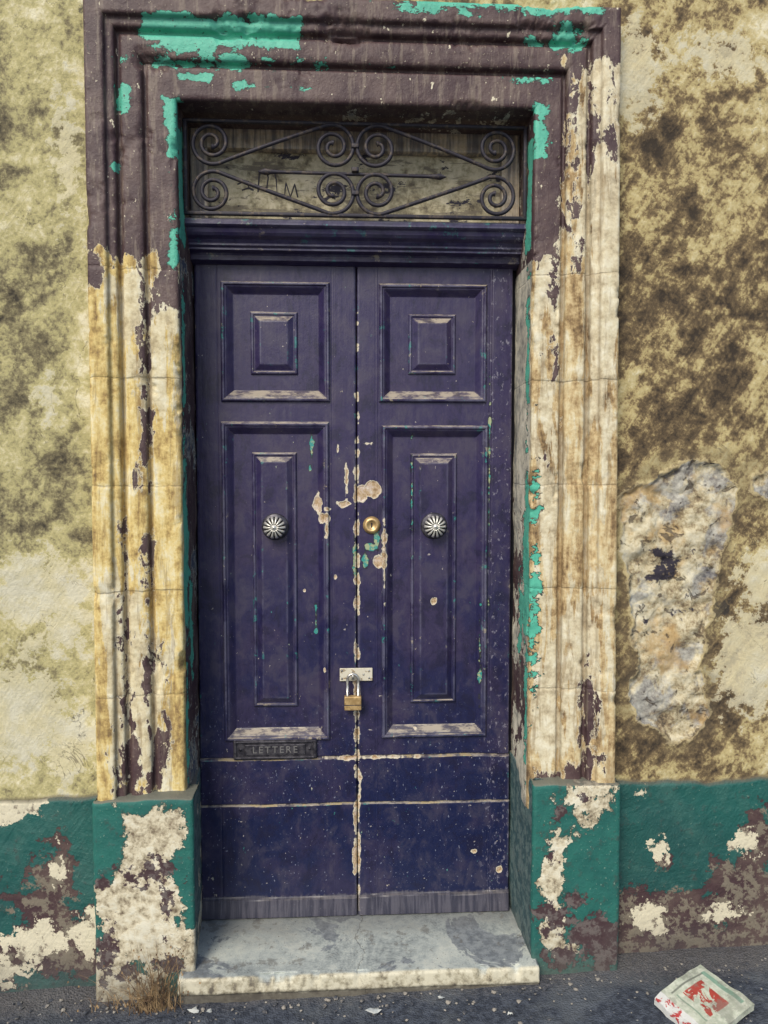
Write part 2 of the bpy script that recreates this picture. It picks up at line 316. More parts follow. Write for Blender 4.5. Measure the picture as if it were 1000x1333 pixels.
# ================================================================== PLINTH BLOCKS
def plinth(name,outer,inner,innerback,top,dw,dm):
    sgn=-1 if inner<0 else 1
    P=[(outer,.07),(outer,-.026),(outer-sgn*.007,-.035),(inner+sgn*.006,-.037),(inner,-.031),(innerback,.28)]
    Q=[]
    for (a,b),(c,d) in zip(P[:-1],P[1:]):
        n=max(1,int(math.hypot(c-a,d-b)/.008))
        for k in range(n):Q.append((a+(c-a)*k/n,b+(d-b)*k/n))
    Q.append(P[-1]);Q=np.array(Q)
    zz=np.concatenate([np.arange(-.3,top-.012,.008),[top-.006,top-.002,top,top+.002,top+.004]])
    X,Z=np.meshgrid(Q[:,0],zz);Y=np.tile(Q[:,1],(len(zz),1)).copy();X=X.copy()
    Z=Z+ (zz[:,None]>top-.013)*(fbm(X,Y,9,3)*.018)
    cx=XL-.10 if sgn<0 else XR+.10
    for j,(k) in enumerate([.004,.009,.03,.10]):
        i=len(zz)-4+j
        Y[i]=Y[i]+np.where(Q[:,1]<0,k,0);X[i]=X[i]+np.where((Q[:,1]>-.03),np.sign(cx-X[i])*k*.6,0)
    n1=fbm(X,Z,5,2)*.006+fbm(X+Y,Z,35,4,.6)*.005
    fr=np.where(Q[:,1]<-.03,1.,0)[None,:];Y=Y+n1*fr;X=X+n1*(1-fr)
    X0,Z0=np.meshgrid(Q[:,0],zz)
    inn=np.tile(((abs(Q[:,0]-inner)<.03)&(Q[:,1]>-.02)).astype(float),(len(zz),1))
    o=obj(name,np.stack([X,Y,Z],-1).reshape(-1,3),gridfaces(len(zz),len(Q),flip=(sgn>0)),None,None,True,
        dict(dw=sdf(X0,Z0,dw),dm=sdf(X0,Z0,dm),inn=inn))
    return o
m=M('peeling_painted_plinth')
nA=m.noise(9,9,.66);nC=m.noise(32,8,.68);nD=m.noise(110,4,.6);nE=m.noise(12,10,.70)
px,py_,pz=m.xyz()
w=m.sdm('dw',nE,.22,0,.0015);wr=m.sdm('dw',nE,.22,.006,.0015);mm=m.sdm('dm',m.noise(19,10,.72),.24,0,.0015)
c=m.mix(m.step(nA,.5,.15),GRN,(.018,.145,.12));c=m.mix(m.ma('MULTIPLY',m.step(nC,.60,.05),.5),c,(.05,.06,.055));c=m.mix(m.step(nD,.66,.02),c,(.2,.3,.25))
ic=m.mix(m.step(nC,.5,.06),(.045,.07,.09),(.15,.19,.19));c=m.mix(m.ma('MULTIPLY',m.attr('inn'),.75),c,ic)
c=m.mix(m.ma('MULTIPLY',wr,.7),c,(.05,.06,.05))
c=m.mix(w,c,m.ramp(m.addn((nC,1.4),(nA,.8),(nD,.4)),[(.22,(.16,.12,.08)),(.38,(.42,.36,.25)),(.52,(.66,.59,.43)),(.7,(.76,.72,.58))]))
c=m.mix(mm,c,m.mix(m.step(nC,.52,.05),MAR,(.14,.115,.11)))
low=m.step(m.ma('MULTIPLY_ADD',nA,-.35,pz),-.15,.12)
c=m.mix(m.ma('MULTIPLY',m.ma('SUBTRACT',1.,low),.65),c,(.11,.10,.09))
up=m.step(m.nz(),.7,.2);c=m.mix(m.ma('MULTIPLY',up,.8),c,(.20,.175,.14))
h=m.ma('ADD',m.ma('MULTIPLY',nC,.9),m.ma('MULTIPLY',nD,.4));h=m.ma('SUBTRACT',h,m.ma('MULTIPLY',m.ma('MAXIMUM',w,mm),.35))
pmat=m.done(c,.7,h,.005,.85)
pl=plinth('painted_stone_plinth',-.797,-.480,-.512,.580,
 [('r',-.70,.44,-.52,.54),('e',-.64,.36,.08,.12),('r',-.785,.06,-.52,.30),('e',-.70,-.02,.12,.08),('e',-.50,.0,.03,.1)],
 [('e',-.62,.34,.07,.03),('e',-.76,.32,.02,.02),('e',-.57,.28,.02,.06),('e',-.76,.05,.025,.06),('e',-.70,.02,.03,.03),('e',-.60,.40,.02,.012),('e',-.56,.05,.03,.02),('e',-.74,.17,.01,.02)])
pr=plinth('painted_stone_plinth.001',.905,.612,.600,.603,
 [('e',.79,.56,.08,.04),('e',.68,.42,.03,.02),('e',.67,.27,.035,.12),('e',.68,.12,.03,.06),('e',.73,.05,.04,.03),('e',.76,.50,.025,.04)],
 [('e',.67,.17,.03,.05),('e',.70,.50,.006,.01),('e',.80,.10,.09,.06),('e',.72,.03,.06,.04),('e',.86,.04,.05,.10),('e',.75,.22,.03,.012),('e',.665,.36,.01,.02),('e',.77,.55,.012,.02)])
for o in (pl,pr):o.data.materials.append(pmat)
# ================================================================== DOOR
door=empty('wooden_double_door')
def interp(d,k): return np.interp(d,[a for a,_ in k],[b for _,b in k])
OUT=[(-.002,0),(0,0),(.003,.010),(.006,.013),(.011,.013),(.014,.007),(.018,.006),(.038,-.014),(.041,-.016),(.2,-.016)]
INN=[(-.001,0),(0,0),(.003,.008),(.006,.010),(.010,.010),(.012,.006),(.016,.006),(.034,.018),(.037,.0185),(.2,.0185)]
def rd(X,Z,r): return np.minimum(np.minimum(X-r[0],r[2]-X),np.minimum(Z-r[1],r[3]-Z))
def leaf(name,x0,x1,panels,inners,chips,turq,grey):
    z0,z1=.036,2.345
    fx=list(np.arange(x0,x1,.0038))+[x1];fz=list(np.arange(z0,z1,.0038))+[z1]
    for r,K in [(r,OUT) for r in panels]+[(r,INN) for r in inners]:
        for d,_ in K[:-1]:
            fx+=[r[0]+d,r[2]-d];fz+=[r[1]+d,r[3]-d]
    fz+=list(np.arange(.590,.615,.0015))+list(np.arange(.425,.447,.0015))
    def uniq(a):
        a=sorted(a);o=[a[0]]
        for q in a:
            if q-o[-1]>.0009:o.append(q)
        return np.array(o)
    fx=uniq(fx);fz=uniq(fz);X,Z=np.meshgrid(fx,fz)
    h=np.zeros(X.shape);e=np.zeros(X.shape)
    for r in panels:
        d=rd(X,Z,r)+fbm(X,Z,2.5,2)*.002;h=np.where(d>-.001,interp(d,OUT),h)
        e=np.maximum(e,np.where((d>.001)&(d<.0125),1.,0.));e=np.maximum(e,.6*np.exp(-((d-.018)/.003)**2)*(d>0))
    for r in inners:
        d=rd(X,Z,r)+fbm(X+2,Z,2.5,2)*.002;h=np.where(d>0,h+interp(d,INN),h)
        e=np.maximum(e,np.where((d>.001)&(d<.0115),.8,0.));e=np.maximum(e,.7*np.exp(-((d-.035)/.003)**2))
    zj=.602+fbm(X,X*0,7,3)*.010;zk=.436+fbm(X+3,X*0,7,3)*.008
    h=h+sm(0,.003,zj-Z)*.009-np.exp(-((Z-zj-.002)/.002)**2)*.006
    h=h+sm(0,.003,zk-Z)*.004-np.exp(-((Z-zk-.002)/.0018)**2)*.006
    zl=.103+fbm(X,X*0+2,5,2)*.012
    h=h+sm(0,.006,zl-Z)*.010+sm(.0,.07,zl-Z)*.008
    e=np.maximum(e,np.exp(-((Z-zj+.003)/.002)**2));e=np.maximum(e,np.exp(-((Z-zk+.003)/.002)**2)*.8)
    for r in panels:
        for xx in (r[0]-.012,r[2]+.012):
            h=h-np.exp(-((X-xx)/.0016)**2)*.0010
    ed=np.minimum(X-x0,x1-X);h=h-np.exp(-(ed/.003)**2)*.006
    e=np.maximum(e,np.exp(-((ed-.004)/.003)**2)*.9)
    h=h+fbm(X,Z,3,2)*.004+fbm(X*3,Z*.35,30,3)*.0005
    wob=fbm(X,Z,26,5,.65)
    ch=sdf(X,Z,chips)+wob*.026;tu=sdf(X,Z,turq)+fbm(X+9,Z,36,5,.65)*.024
    wj=np.maximum(np.exp(-((Z-zj+.001)/.0035)**2),np.exp(-((Z-zk+.001)/.003)**2)*.9)
    h=h-sm(0,.003,ch)*.0020
    Y=.25-h
    gy=np.clip(zl-Z+.004,-.15,.15)
    def pad(A,fn=None):
        B=np.pad(A,1,mode='edge');return B
    Xp,Zp,Yp=pad(X),pad(Z),pad(Y);Yp[0,:]=Yp[-1,:]=.285;Yp[:,0]=Yp[:,-1]=.285
    at={k:pad(a) for k,a in dict(edge=e,chip=ch,turq=tu,joint=wj,grey=gy).items()}
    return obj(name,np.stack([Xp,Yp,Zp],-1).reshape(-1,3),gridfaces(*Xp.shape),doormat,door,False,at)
m=M('chipped_blue_gloss_paint')
nA=m.noise(6,8,.62);nC=m.noise(40,7,.65);nD=m.noise(150,3,.6);nV=m.noise(26,6,.6,.3,vec=m.map((3,1,.16)))
px,py_,pz=m.xyz()
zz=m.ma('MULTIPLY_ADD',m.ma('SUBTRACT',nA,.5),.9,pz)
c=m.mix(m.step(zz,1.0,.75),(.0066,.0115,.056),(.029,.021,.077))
nF=m.noise(13,7,.72,.4,vec=m.map((1,1,.7),(2,3,3)))
c=m.mix(m.ma('MULTIPLY',m.step(nA,.53,.08),.40),c,(.046,.033,.074))
c=m.mix(m.ma('MULTIPLY',m.step(nF,.56,.08),.38),c,(.080,.070,.100))
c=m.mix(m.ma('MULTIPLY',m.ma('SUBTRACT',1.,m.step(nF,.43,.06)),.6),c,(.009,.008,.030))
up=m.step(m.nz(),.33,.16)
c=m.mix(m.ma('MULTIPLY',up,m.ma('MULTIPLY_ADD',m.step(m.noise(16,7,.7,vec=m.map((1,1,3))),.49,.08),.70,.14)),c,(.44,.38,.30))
er=m.ma('MULTIPLY',m.attr('edge'),m.step(m.noise(9,9,.7),.50,.09))
c=m.mix(m.ma('MULTIPLY',er,.40),c,(.20,.20,.28))
er2=m.ma('MULTIPLY',m.attr('edge'),m.step(m.noise(20,9,.72,vec=m.map((1,1,1),(7,1,2))),.60,.02))
c=m.mix(m.ma('MULTIPLY',er2,.75),c,m.mix(m.step(nA,.54,.02),(.04,.28,.25),(.42,.36,.26)))
jc=m.ma('MULTIPLY',m.step(m.attr('joint'),.55,.2),m.step(m.noise(13,8,.7,vec=m.map((1,1,.5))),.53,.02))
c=m.mix(m.ma('MULTIPLY',jc,.85),c,(.44,.35,.20))
rt=m.step(px,.05,.02)
spk=m.ma('MULTIPLY',m.step(m.noise(75,3,.5),.735,.008),m.step(m.noise(3.5,3,.6,vec=m.map((1,1,1),(2,0,3))),.46,.05))
c=m.mix(spk,c,(.40,.36,.34))
spk2=m.ma('MULTIPLY',m.step(m.noise(130,2,.5,vec=m.map((1,1,.8),(5,0,0))),.70,.01),m.step(pz,.75,-.2))
c=m.mix(m.ma('MULTIPLY',spk2,.7),c,(.25,.27,.36))
spk3=m.ma('MULTIPLY',m.step(m.noise(45,6,.68,vec=m.map((1.2,1,.7),(1,0,8))),.69,.006),m.step(m.noise(2.5,2,.5,vec=m.map((1,1,1),(7,0,8))),.47,.06))
c=m.mix(spk3,c,m.mix(m.step(nA,.5,.05),(.05,.25,.22),(.48,.43,.34)))
wear=m.ma('MULTIPLY',m.step(px,.50,.03),m.step(m.noise(60,6,.7,vec=m.map((1,1,.6),(1,5,8))),.60,.02));c=m.mix(m.ma('MULTIPLY',wear,.6),c,(.28,.27,.34))
c=m.mix(m.step(m.ma('ADD',m.attr('turq'),.002),0,.001),c,(.02,.02,.03))
c=m.mix(m.step(m.attr('turq'),0,.001),c,m.mix(m.step(nC,.5,.04),(.04,.28,.26),(.35,.40,.24)))
c=m.mix(m.step(m.ma('ADD',m.attr('chip'),.0022),0,.001),c,(.66,.60,.47))
c=m.mix(m.step(m.attr('chip'),0,.001),c,m.ramp(m.addn((nC,1.3),(nD,.6)),[(.3,(.30,.19,.10)),(.48,(.50,.37,.23)),(.6,(.55,.44,.37)),(.75,(.68,.62,.50))]))
gk=m.sdm('grey',nV,.03,0,.004)
c=m.mix(m.ma('MULTIPLY',gk,.85),c,m.mix(m.step(nV,.5,.10),(.04,.04,.06),(.10,.095,.12)))
h=m.ma('ADD',m.ma('MULTIPLY',nV,.25),m.ma('MULTIPLY',nC,.40));h=m.ma('ADD',h,m.ma('MULTIPLY',nD,.14));h=m.ma('ADD',h,m.ma('MULTIPLY',nA,.5))
rg=m.ma('MULTIPLY_ADD',nC,.35,.22)
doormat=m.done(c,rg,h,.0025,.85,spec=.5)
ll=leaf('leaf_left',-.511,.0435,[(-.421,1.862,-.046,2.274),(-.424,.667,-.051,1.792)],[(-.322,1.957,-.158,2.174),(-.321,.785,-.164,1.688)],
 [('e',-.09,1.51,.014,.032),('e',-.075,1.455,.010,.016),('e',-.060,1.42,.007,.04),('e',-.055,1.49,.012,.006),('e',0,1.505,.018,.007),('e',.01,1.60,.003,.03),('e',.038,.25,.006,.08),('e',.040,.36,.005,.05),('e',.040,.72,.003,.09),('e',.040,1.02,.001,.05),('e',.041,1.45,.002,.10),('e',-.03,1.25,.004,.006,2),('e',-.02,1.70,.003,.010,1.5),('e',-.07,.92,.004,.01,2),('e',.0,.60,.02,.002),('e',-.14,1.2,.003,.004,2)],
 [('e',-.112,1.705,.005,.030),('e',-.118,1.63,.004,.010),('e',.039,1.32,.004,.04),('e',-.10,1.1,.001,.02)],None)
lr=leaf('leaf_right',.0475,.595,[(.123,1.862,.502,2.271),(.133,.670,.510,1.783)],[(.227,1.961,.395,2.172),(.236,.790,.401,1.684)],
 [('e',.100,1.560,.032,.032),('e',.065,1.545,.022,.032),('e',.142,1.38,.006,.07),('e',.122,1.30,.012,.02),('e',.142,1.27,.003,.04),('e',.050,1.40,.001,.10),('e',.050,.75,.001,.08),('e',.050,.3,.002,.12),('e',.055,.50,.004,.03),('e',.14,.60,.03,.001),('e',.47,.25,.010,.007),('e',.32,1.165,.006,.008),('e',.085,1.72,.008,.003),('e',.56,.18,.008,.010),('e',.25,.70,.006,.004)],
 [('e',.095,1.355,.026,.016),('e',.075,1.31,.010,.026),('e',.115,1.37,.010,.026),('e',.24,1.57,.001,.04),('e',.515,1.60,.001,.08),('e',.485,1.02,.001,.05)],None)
m=M('dark_gap_shade');voidm=m.done((.012,.012,.02),.9)  # near-black colour paints in the shade seen through the door gaps
v,f=bevbox(-.53,.62,.288,.32,-.02,2.9,0);obj('frame_back',v,f,voidm,door)
def extr(name,x0,x1,P,mat,parent,nx=160,wob=.0015):
    Q=[]
    for (a,b),(c_,d) in zip(P[:-1],P[1:]):
        n=max(1,int(math.hypot(c_-a,d-b)/.004))
        for k in range(n):Q.append((a+(c_-a)*k/n,b+(d-b)*k/n))
    Q.append(P[-1]);Q=np.array(Q)
    X,Zq=np.meshgrid(np.linspace(x0,x1,nx),Q[:,0]);Yq=np.tile(Q[:,1][:,None],(1,nx))
    n_=fbm(X,Zq+Yq,12,4,.6)*wob*2
    pr=Q;cur=np.zeros(len(Q))
    for i in range(2,len(Q)-2):
        a=pr[i]-pr[i-2];b=pr[i+2]-pr[i];cr=a[0]*b[1]-a[1]*b[0];cur[i]=abs(cr)/(np.linalg.norm(a)*np.linalg.norm(b)+1e-9)
    e=np.tile(np.clip(cur,0,1)[:,None],(1,nx));o=np.full(X.shape,-.1)
    return obj(name,np.stack([X,Yq+n_,Zq+n_*.6],-1).reshape(-1,3),gridfaces(len(Q),nx,flip=True),mat,parent,False,dict(edge=e,chip=o,turq=o,joint=o*0,grey=o))
extr('transom_cornice',-.514,.607,[(2.442,.30),(2.444,.118),(2.440,.112),(2.424,.112),(2.420,.118),(2.416,.128),(2.404,.132),(2.396,.140),(2.388,.158),(2.378,.166),(2.372,.166),(2.366,.176),(2.360,.176),(2.356,.206),(2.350,.210),(2.336,.212),(2.332,.232),(2.326,.262)],doormat,door)
m=M('flaking_cream_board')
nA=m.noise(7,9,.68);nC=m.noise(34,8,.66);nV=m.noise(16,7,.7,.4,vec=m.map((.35,1,2.2)))
c=m.ramp(m.addn((nC,1.3),(nA,1.3)),[(.2,(.12,.10,.075)),(.40,(.34,.30,.20)),(.52,(.50,.45,.31)),(.68,(.64,.58,.43))])
c=m.mix(m.ma('MULTIPLY',m.step(nV,.56,.02),.8),c,(.18,.155,.12))
c=m.mix(m.step(m.noise(9,9,.72,vec=m.map((.6,1,1.2),(4,0,5))),.60,.01),c,(.035,.032,.05))
bm_=m.done(c,.85,m.ma('ADD',nC,nA),.003,.8)
Xg,Zg=np.meshgrid(np.linspace(-.475,.565,200),np.linspace(2.44,2.735,60));Yg=.250+fbm(Xg,Zg,9,4)*.006
obj('transom_board',np.stack([Xg,Yg,Zg],-1).reshape(-1,3),gridfaces(60,200),bm_,door,True)
for nm,(a,b,c0,d) in dict(transom_rail_top=(-.514,.607,2.708,2.80),transom_jamb_left=(-.514,-.455,2.44,2.710),transom_jamb_right=(.545,.607,2.44,2.710)).items():
    v,f=bevbox(a,b,.215 if 'rail' in nm else .218,.286,c0,d,.004);obj(nm,v,f,doormat,door)
# faded scrawl painted on the board
sc=[]
def stroke2(pts): 
    P=[];
    for (a,b),(c_,d) in zip(pts[:-1],pts[1:]):
        for k in range(6):P.append((a+(c_-a)*k/6,.2495,b+(d-b)*k/6))
    P.append((pts[-1][0],.2495,pts[-1][1]));sc.append(tube(P,.0026,6))
stroke2([(-.290,2.575),(-.285,2.640)]);stroke2([(-.285,2.635),(-.262,2.650),(-.255,2.625),(-.262,2.575)]);stroke2([(-.258,2.632),(-.235,2.648),(-.228,2.62),(-.225,2.570)])
stroke2([(-.36,2.600),(-.33,2.612),(-.32,2.590),(-.345,2.580)]);stroke2([(-.20,2.56),(-.195,2.61),(-.18,2.56),(-.165,2.605),(-.155,2.56)])
v,f=joinparts(sc);m=M('faded_scrawl_paint');obj('scrawl',v,f,m.done((.05,.045,.06),.8),door)
# ------------------------------------------------------------------ metals
m=M('aged_silver_metal');n=m.noise(60,5,.6)
silver=m.done(m.mix(m.step(n,.52,.1),(.75,.73,.68),(.40,.38,.36)),.28,n,.0006,.5,metal=.85)
m=M('tarnished_dark_metal');n=m.noise(50,5,.6)
darkm=m.done(m.mix(m.step(n,.5,.1),(.04,.038,.05),(.10,.095,.11)),.45,n,.0008,.6,metal=.6)
m=M('worn_brass');n=m.noise(70,5,.6)
brass=m.done(m.mix(m.step(n,.5,.12),(.74,.52,.25),(.52,.34,.15)),.40,n,.0006,.5,metal=.6)
m=M('painted_steel_plate');n=m.noise(60,6,.65)
platem=m.done(m.mix(m.step(n,.58,.04),(.64,.60,.49),(.30,.22,.13)),.5,n,.0008,.6)
def knob(x,z,par):
    k=empty('door_knob');k.parent=par
    v,f=lathe(x,.250,z,[(.000,.0),(.046,.0),(.047,.004),(.043,.008),(.032,.010),(.018,.013),(.014,.022),(.016,.030)],48);obj('rose',v,f,darkm,k,True)
    NP=14
    def mod(r,h,th):
        c=abs(math.cos(th*NP/2));g=(1-c**.7)
        s=min(1,max(0,(r-.008)/.012));return (r*(1-.10*g*s),h-.010*g*s)
    v,f=lathe(x,.250,z,[(.014,.026),(.030,.028),(.037,.034),(.039,.040),(.037,.047),(.032,.053),(.024,.057),(.016,.059),(.010,.060),(.0095,.058),(.008,.0615),(.004,.064),(.0005,.0645)],196,mod)
    me=obj('fluted_head',v,f,None,k,True)
    at=me.data.attributes.new('flute','FLOAT','POINT')
    vals=[]
    for j in range(13):
        for q in range(196):
            th=2*math.pi*q/196;cc=1-abs(math.cos(th*NP/2))**.7;vals.append(cc*(1 if j<8 else 0)+(.6 if j in(0,1) else 0))
    at.data.foreach_set('value',vals);me.data.materials.append(knobm)
m=M('fluted_knob_metal');n=m.noise(80,4,.6)
knobm=m.done(m.mix(m.step(m.ma('MULTIPLY_ADD',n,.3,m.attr('flute')),.52,.12),(.80,.78,.72),(.03,.03,.035)),.32,n,.0005,.5,metal=.6)
knob(-.243*.985,1.428,door);knob(.323*.985,1.429,door)
lk=empty('cylinder_lock');lk.parent=door
v,f=lathe(.098,.249,1.432,[(0,0),(.030,0),(.031,.003),(.027,.005),(.026,.009),(.022,.012),(.0155,.012),(.0150,.0105),(.0005,.0105)],40);obj('brass_collar',v,f,brass,lk,True)
v,f=bevbox(.0955,.1005,.2375,.240,1.424,1.441,.0008);obj('keyway',v,f,voidm,lk)
ls=empty('letter_slot');ls.parent=door
parts=[bevbox(-.392,-.098,.238,.256,.602,.675,.003),bevbox(-.385,-.105,.232,.240,.663,.670,.002),bevbox(-.385,-.105,.232,.240,.607,.613,.002),bevbox(-.389,-.380,.232,.240,.607,.670,.002),bevbox(-.110,-.101,.232,.240,.607,.670,.002),bevbox(-.352,-.138,.2335,.2395,.619,.657,.002)]
v,f=joinparts(parts);obj('slot_plate',v,f,darkm,ls)
cu=bpy.data.curves.new('letters','FONT');cu.body='LETTERE';cu.size=.034;cu.extrude=.0012;cu.align_x='CENTER';cu.align_y='CENTER';cu.space_character=1.3
to=bpy.data.objects.new('letters',cu);S.collection.objects.link(to);to.rotation_euler=(math.pi/2,0,0);to.location=(-.245,.2325,.638);to.parent=ls
m=M('worn_letter_metal');cu.materials.append(m.done((.26,.25,.25),.4,metal=.5))
for sx in (-.366,-.124):
    v,f=lathe(sx,.240,.638,[(0,0),(.006,0),(.005,.003),(.0005,.004)],16);obj('screw',v,f,darkm,ls,True)
hp=empty('hasp');hp.parent=door
v,f=bevbox(-.016,.100,.240,.2445,.879,.925,.0015);obj('hasp_plate',v,f,platem,hp)
for sx,sz in ((-.008,.888),(-.008,.916),(.088,.89),(.088,.915),(.068,.902)):
    v,f=lathe(sx,.2405,sz,[(0,0),(.0045,0),(.0035,.0022),(.0005,.0028)],14);obj('screw',v,f,silver,hp,True)
pts=[(.030,.242,.890)]+[(.030,.222-.010*math.sin(a),.900-.010*math.cos(a)) for a in (0,.6,1.2,1.8,2.4,3.1)]+[(.030,.242,.910)]
v,f=tube(pts,.0035,8);obj('staple',v,f,silver,hp,True)
pk=empty('padlock')
bx=.030
v,f=bevbox(bx-.030,bx+.030,.208,.232,.782,.832,.004,3);o=obj('padlock_body',v,f,brass,pk,False)
v,f=bevbox(bx-.0305,bx+.0305,.2075,.2325,.800,.803,.0004,1);obj('body_seam',v,f,darkm,pk)
sh=[(bx-.019,.220,.825),(bx-.019,.220,.890)]+[(bx-.019*math.cos(a),.220,.890+.019*math.sin(a)) for a in np.linspace(.2,math.pi-.2,10)]+[(bx+.019,.220,.890),(bx+.019,.220,.825)]
v,f=tube(sh,.0048,10);obj('shackle',v,f,silver,pk,True)
# ================================================================== IRON GRILLE
gx,gz,gy=.040,2.600,.105
def spiral(cx,cz,r0,r1,a0,turns,n=70):
    P=[]
    for i in range(n+1):
        t_=i/n;a=a0-2*math.pi*turns*t_;r=r0+(r1-r0)*t_
        P.append((cx+r*math.cos(a),cz+r*math.sin(a)))
    return P
def scroll(sx,sz):
    corner=spiral(-.462,.078,.068,.012,math.radians(-70),2.05)
    centre=spiral(-.070,.070,.072,.013,math.radians(105),2.05)
    p=corner[::-1]
    a=Vector(corner[0]);b=Vector(centre[0])
    mid=[]
    for i in range(1,16):
        t_=i/16
        t0=Vector((.22,.09));t1=Vector((.22,.075))
        h00=2*t_**3-3*t_**2+1;h10=t_**3-2*t_**2+t_;h01=-2*t_**3+3*t_**2;h11=t_**3-t_**2
        q=a*h00+t0*h10+b*h01+t1*h11;mid.append((q.x,q.y))
    p=p+mid+centre
    return [(gx+q[0]*sx,gy+.004*math.sin(q[0]*9),gz+q[1]*sz) for q in p]
parts=[]
for sx in (1,-1):
    for sz in (1,-1):
        P=scroll(sx,sz);n=len(P)
        parts.append(tube(P,[.0068 if 2<i<n-3 else .0095 for i in range(n)],8))
def spear(x0,x1,z,r): 
    xsn=np.linspace(x0,x1,30);R=[r]*30;R[0]=.001;R[1]=r*1.8;R[2]=r*1.3;R[-1]=.001;R[-2]=r*1.8;R[-3]=r*1.3
    return tube([(x,gy+.006,z-.006*(i/30)) for i,x in enumerate(xsn)],R,8)
parts.append(spear(gx-.315,gx+.300,gz-.008,.0062))
parts+= [bevbox(-.513,.606,gy-.006,gy+.010,2.449,2.460,.002),bevbox(-.513,.606,gy-.006,gy+.010,2.741,2.751,.002),bevbox(-.511,-.500,gy-.006,gy+.010,2.455,2.745,.002),bevbox(.593,.604,gy-.006,gy+.010,2.455,2.745,.002)]
for cx_,cz_ in ((gx,gz+.075),(gx,gz-.075),(gx,gz)):
    parts.append(bevbox(cx_-.012,cx_+.012,gy-.011,gy+.011,cz_-.007,cz_+.007,.002))
v,f=joinparts(parts)
m=M('painted_wrought_iron');n=m.noise(45,6,.65)
iron=m.done(m.mix(m.step(n,.57,.06),(.026,.023,.036),(.09,.07,.06)),.6,n,.0012,.8,metal=.2)
obj('wrought_iron_grille',v,f,iron,None,True)
# ================================================================== DOORSTEP
xs_=np.linspace(-.527,.627,220);P=[(.30,.032),(.0,.022),(-.068,.020),(-.077,.018),(-.080,.013),(-.080,-.030),(-.074,-.034),(-.070,-.12)]
Q=[]
for (a,b),(c_,d) in zip(P[:-1],P[1:]):
    n=max(1,int(math.hypot(c_-a,d-b)/.005))
    for k in range(n):Q.append((a+(c_-a)*k/n,b+(d-b)*k/n))
Q.append(P[-1]);Q=np.array(Q)
X,Yq=np.meshgrid(xs_,Q[:,0]);Zq=np.tile(Q[:,1][:,None],(1,220))
fr=(Yq<-.06)
cn=np.maximum(0,fbm(X+4,Yq*0,16,4,.6)-.10)*.08
Yq=Yq+fr*(fbm(X,Zq,10,3)*.004+cn*sm(-.03,.02,Zq));Zq=Zq+fbm(X,Yq,4,3)*.008-fr*cn*.4*(Zq>0)
def padx(A,val=None):
    return np.concatenate([A[:,:1],A,A[:,-1:]],1)
X=padx(X);Yq=padx(Yq);Zq=padx(Zq);Zq[:,0]=-.12;Zq[:,-1]=-.12
m=M('worn_marble_slab')
nA=m.noise(5,9,.66,.6);nC=m.noise(36,7,.70);nD=m.noise(140,4,.6);nB=m.noise(3,7,.66,1.0,vec=m.map((1,1,1),(4,4,0)))
px,py_,pz=m.xyz()
c=m.ramp(m.addn((nA,1.1),(nC,.7),(nD,.45)),[(.2,(.15,.16,.165)),(.38,(.31,.34,.335)),(.52,(.45,.485,.46)),(.72,(.58,.60,.54))])
c=m.mix(m.ma('MULTIPLY',m.step(nB,.53,.010),.80),c,m.mix(m.step(nC,.5,.1),(.125,.14,.165),(.24,.26,.285)))
c=m.mix(m.ma('MULTIPLY',m.step(m.ma('MULTIPLY_ADD',nA,.35,py_),.32,.08),.6),c,(.13,.13,.135))
c=m.mix(m.ma('MULTIPLY',m.step(m.noise(14,7,.72,vec=m.map((1,1,1),(1,8,0))),.60,.03),.55),c,(.14,.125,.11))
c=m.mix(m.step(nD,.66,.02),c,(.10,.09,.08))
crk=m.ma('SUBTRACT',1.,m.step(m.ma('ABSOLUTE',m.ma('SUBTRACT',m.ma('MULTIPLY_ADD',m.noise(9,5,.6),.12,px),.115)),.0014,.001))
c=m.mix(m.ma('MULTIPLY',crk,.5),c,(.10,.09,.08))
frn=m.step(py_,-.070,-.006)
c=m.mix(m.ma('MULTIPLY',frn,.8),c,m.ramp(m.addn((nC,1.5),(nA,1.0)),[(.25,(.15,.12,.08)),(.42,(.44,.38,.25)),(.6,(.68,.62,.46))]))
dz=m.ma('SUBTRACT',1.,m.step(m.ma('MULTIPLY_ADD',nC,.04,pz),-.008,.012));c=m.mix(m.ma('MULTIPLY',dz,.85),c,(.08,.07,.06))
h=m.ma('ADD',m.ma('MULTIPLY',nC,.6),m.ma('MULTIPLY',nD,.25));h=m.ma('SUBTRACT',h,m.ma('MULTIPLY',crk,.5))
slab=m.done(c,.6,h,.003,.7)
obj('marble_doorstep',np.stack([X,Yq,Zq],-1).reshape(-1,3),gridfaces(len(Q),X.shape[1]),slab,None,True)
# ================================================================== ROAD / GROUND
gx_=np.unique(np.round(np.concatenate([np.linspace(-80,-2,40),np.arange(-2,2.2,.015),np.linspace(2.2,80,40)]),4))
gy_=np.unique(np.round(np.concatenate([np.linspace(-80,-1.2,40),np.arange(-1.2,.12,.012),np.linspace(.12,80,20)]),4))
X,Yg=np.meshgrid(gx_,gy_)
Zg=ground_z(X)+fbm(X,Yg,1.5,3)*.02+fbm(X,Yg,12,4,.6)*.014
Zg=Zg+sm(-.10,.03,Yg)*.012
Zg=np.where(Yg>.3,Zg-.15,Zg)
m=M('grimy_asphalt')
nA=m.noise(4,8,.65);nC=m.noise(45,8,.7);nD=m.noise(220,3,.6);vv=m.vor(160)
px,py_,pz=m.xyz()
c=m.mix(m.step(nC,.5,.12),(.030,.038,.058),(.080,.095,.128))
c=m.mix(m.ma('MULTIPLY',m.step(nA,.54,.06),.6),c,(.13,.145,.165))
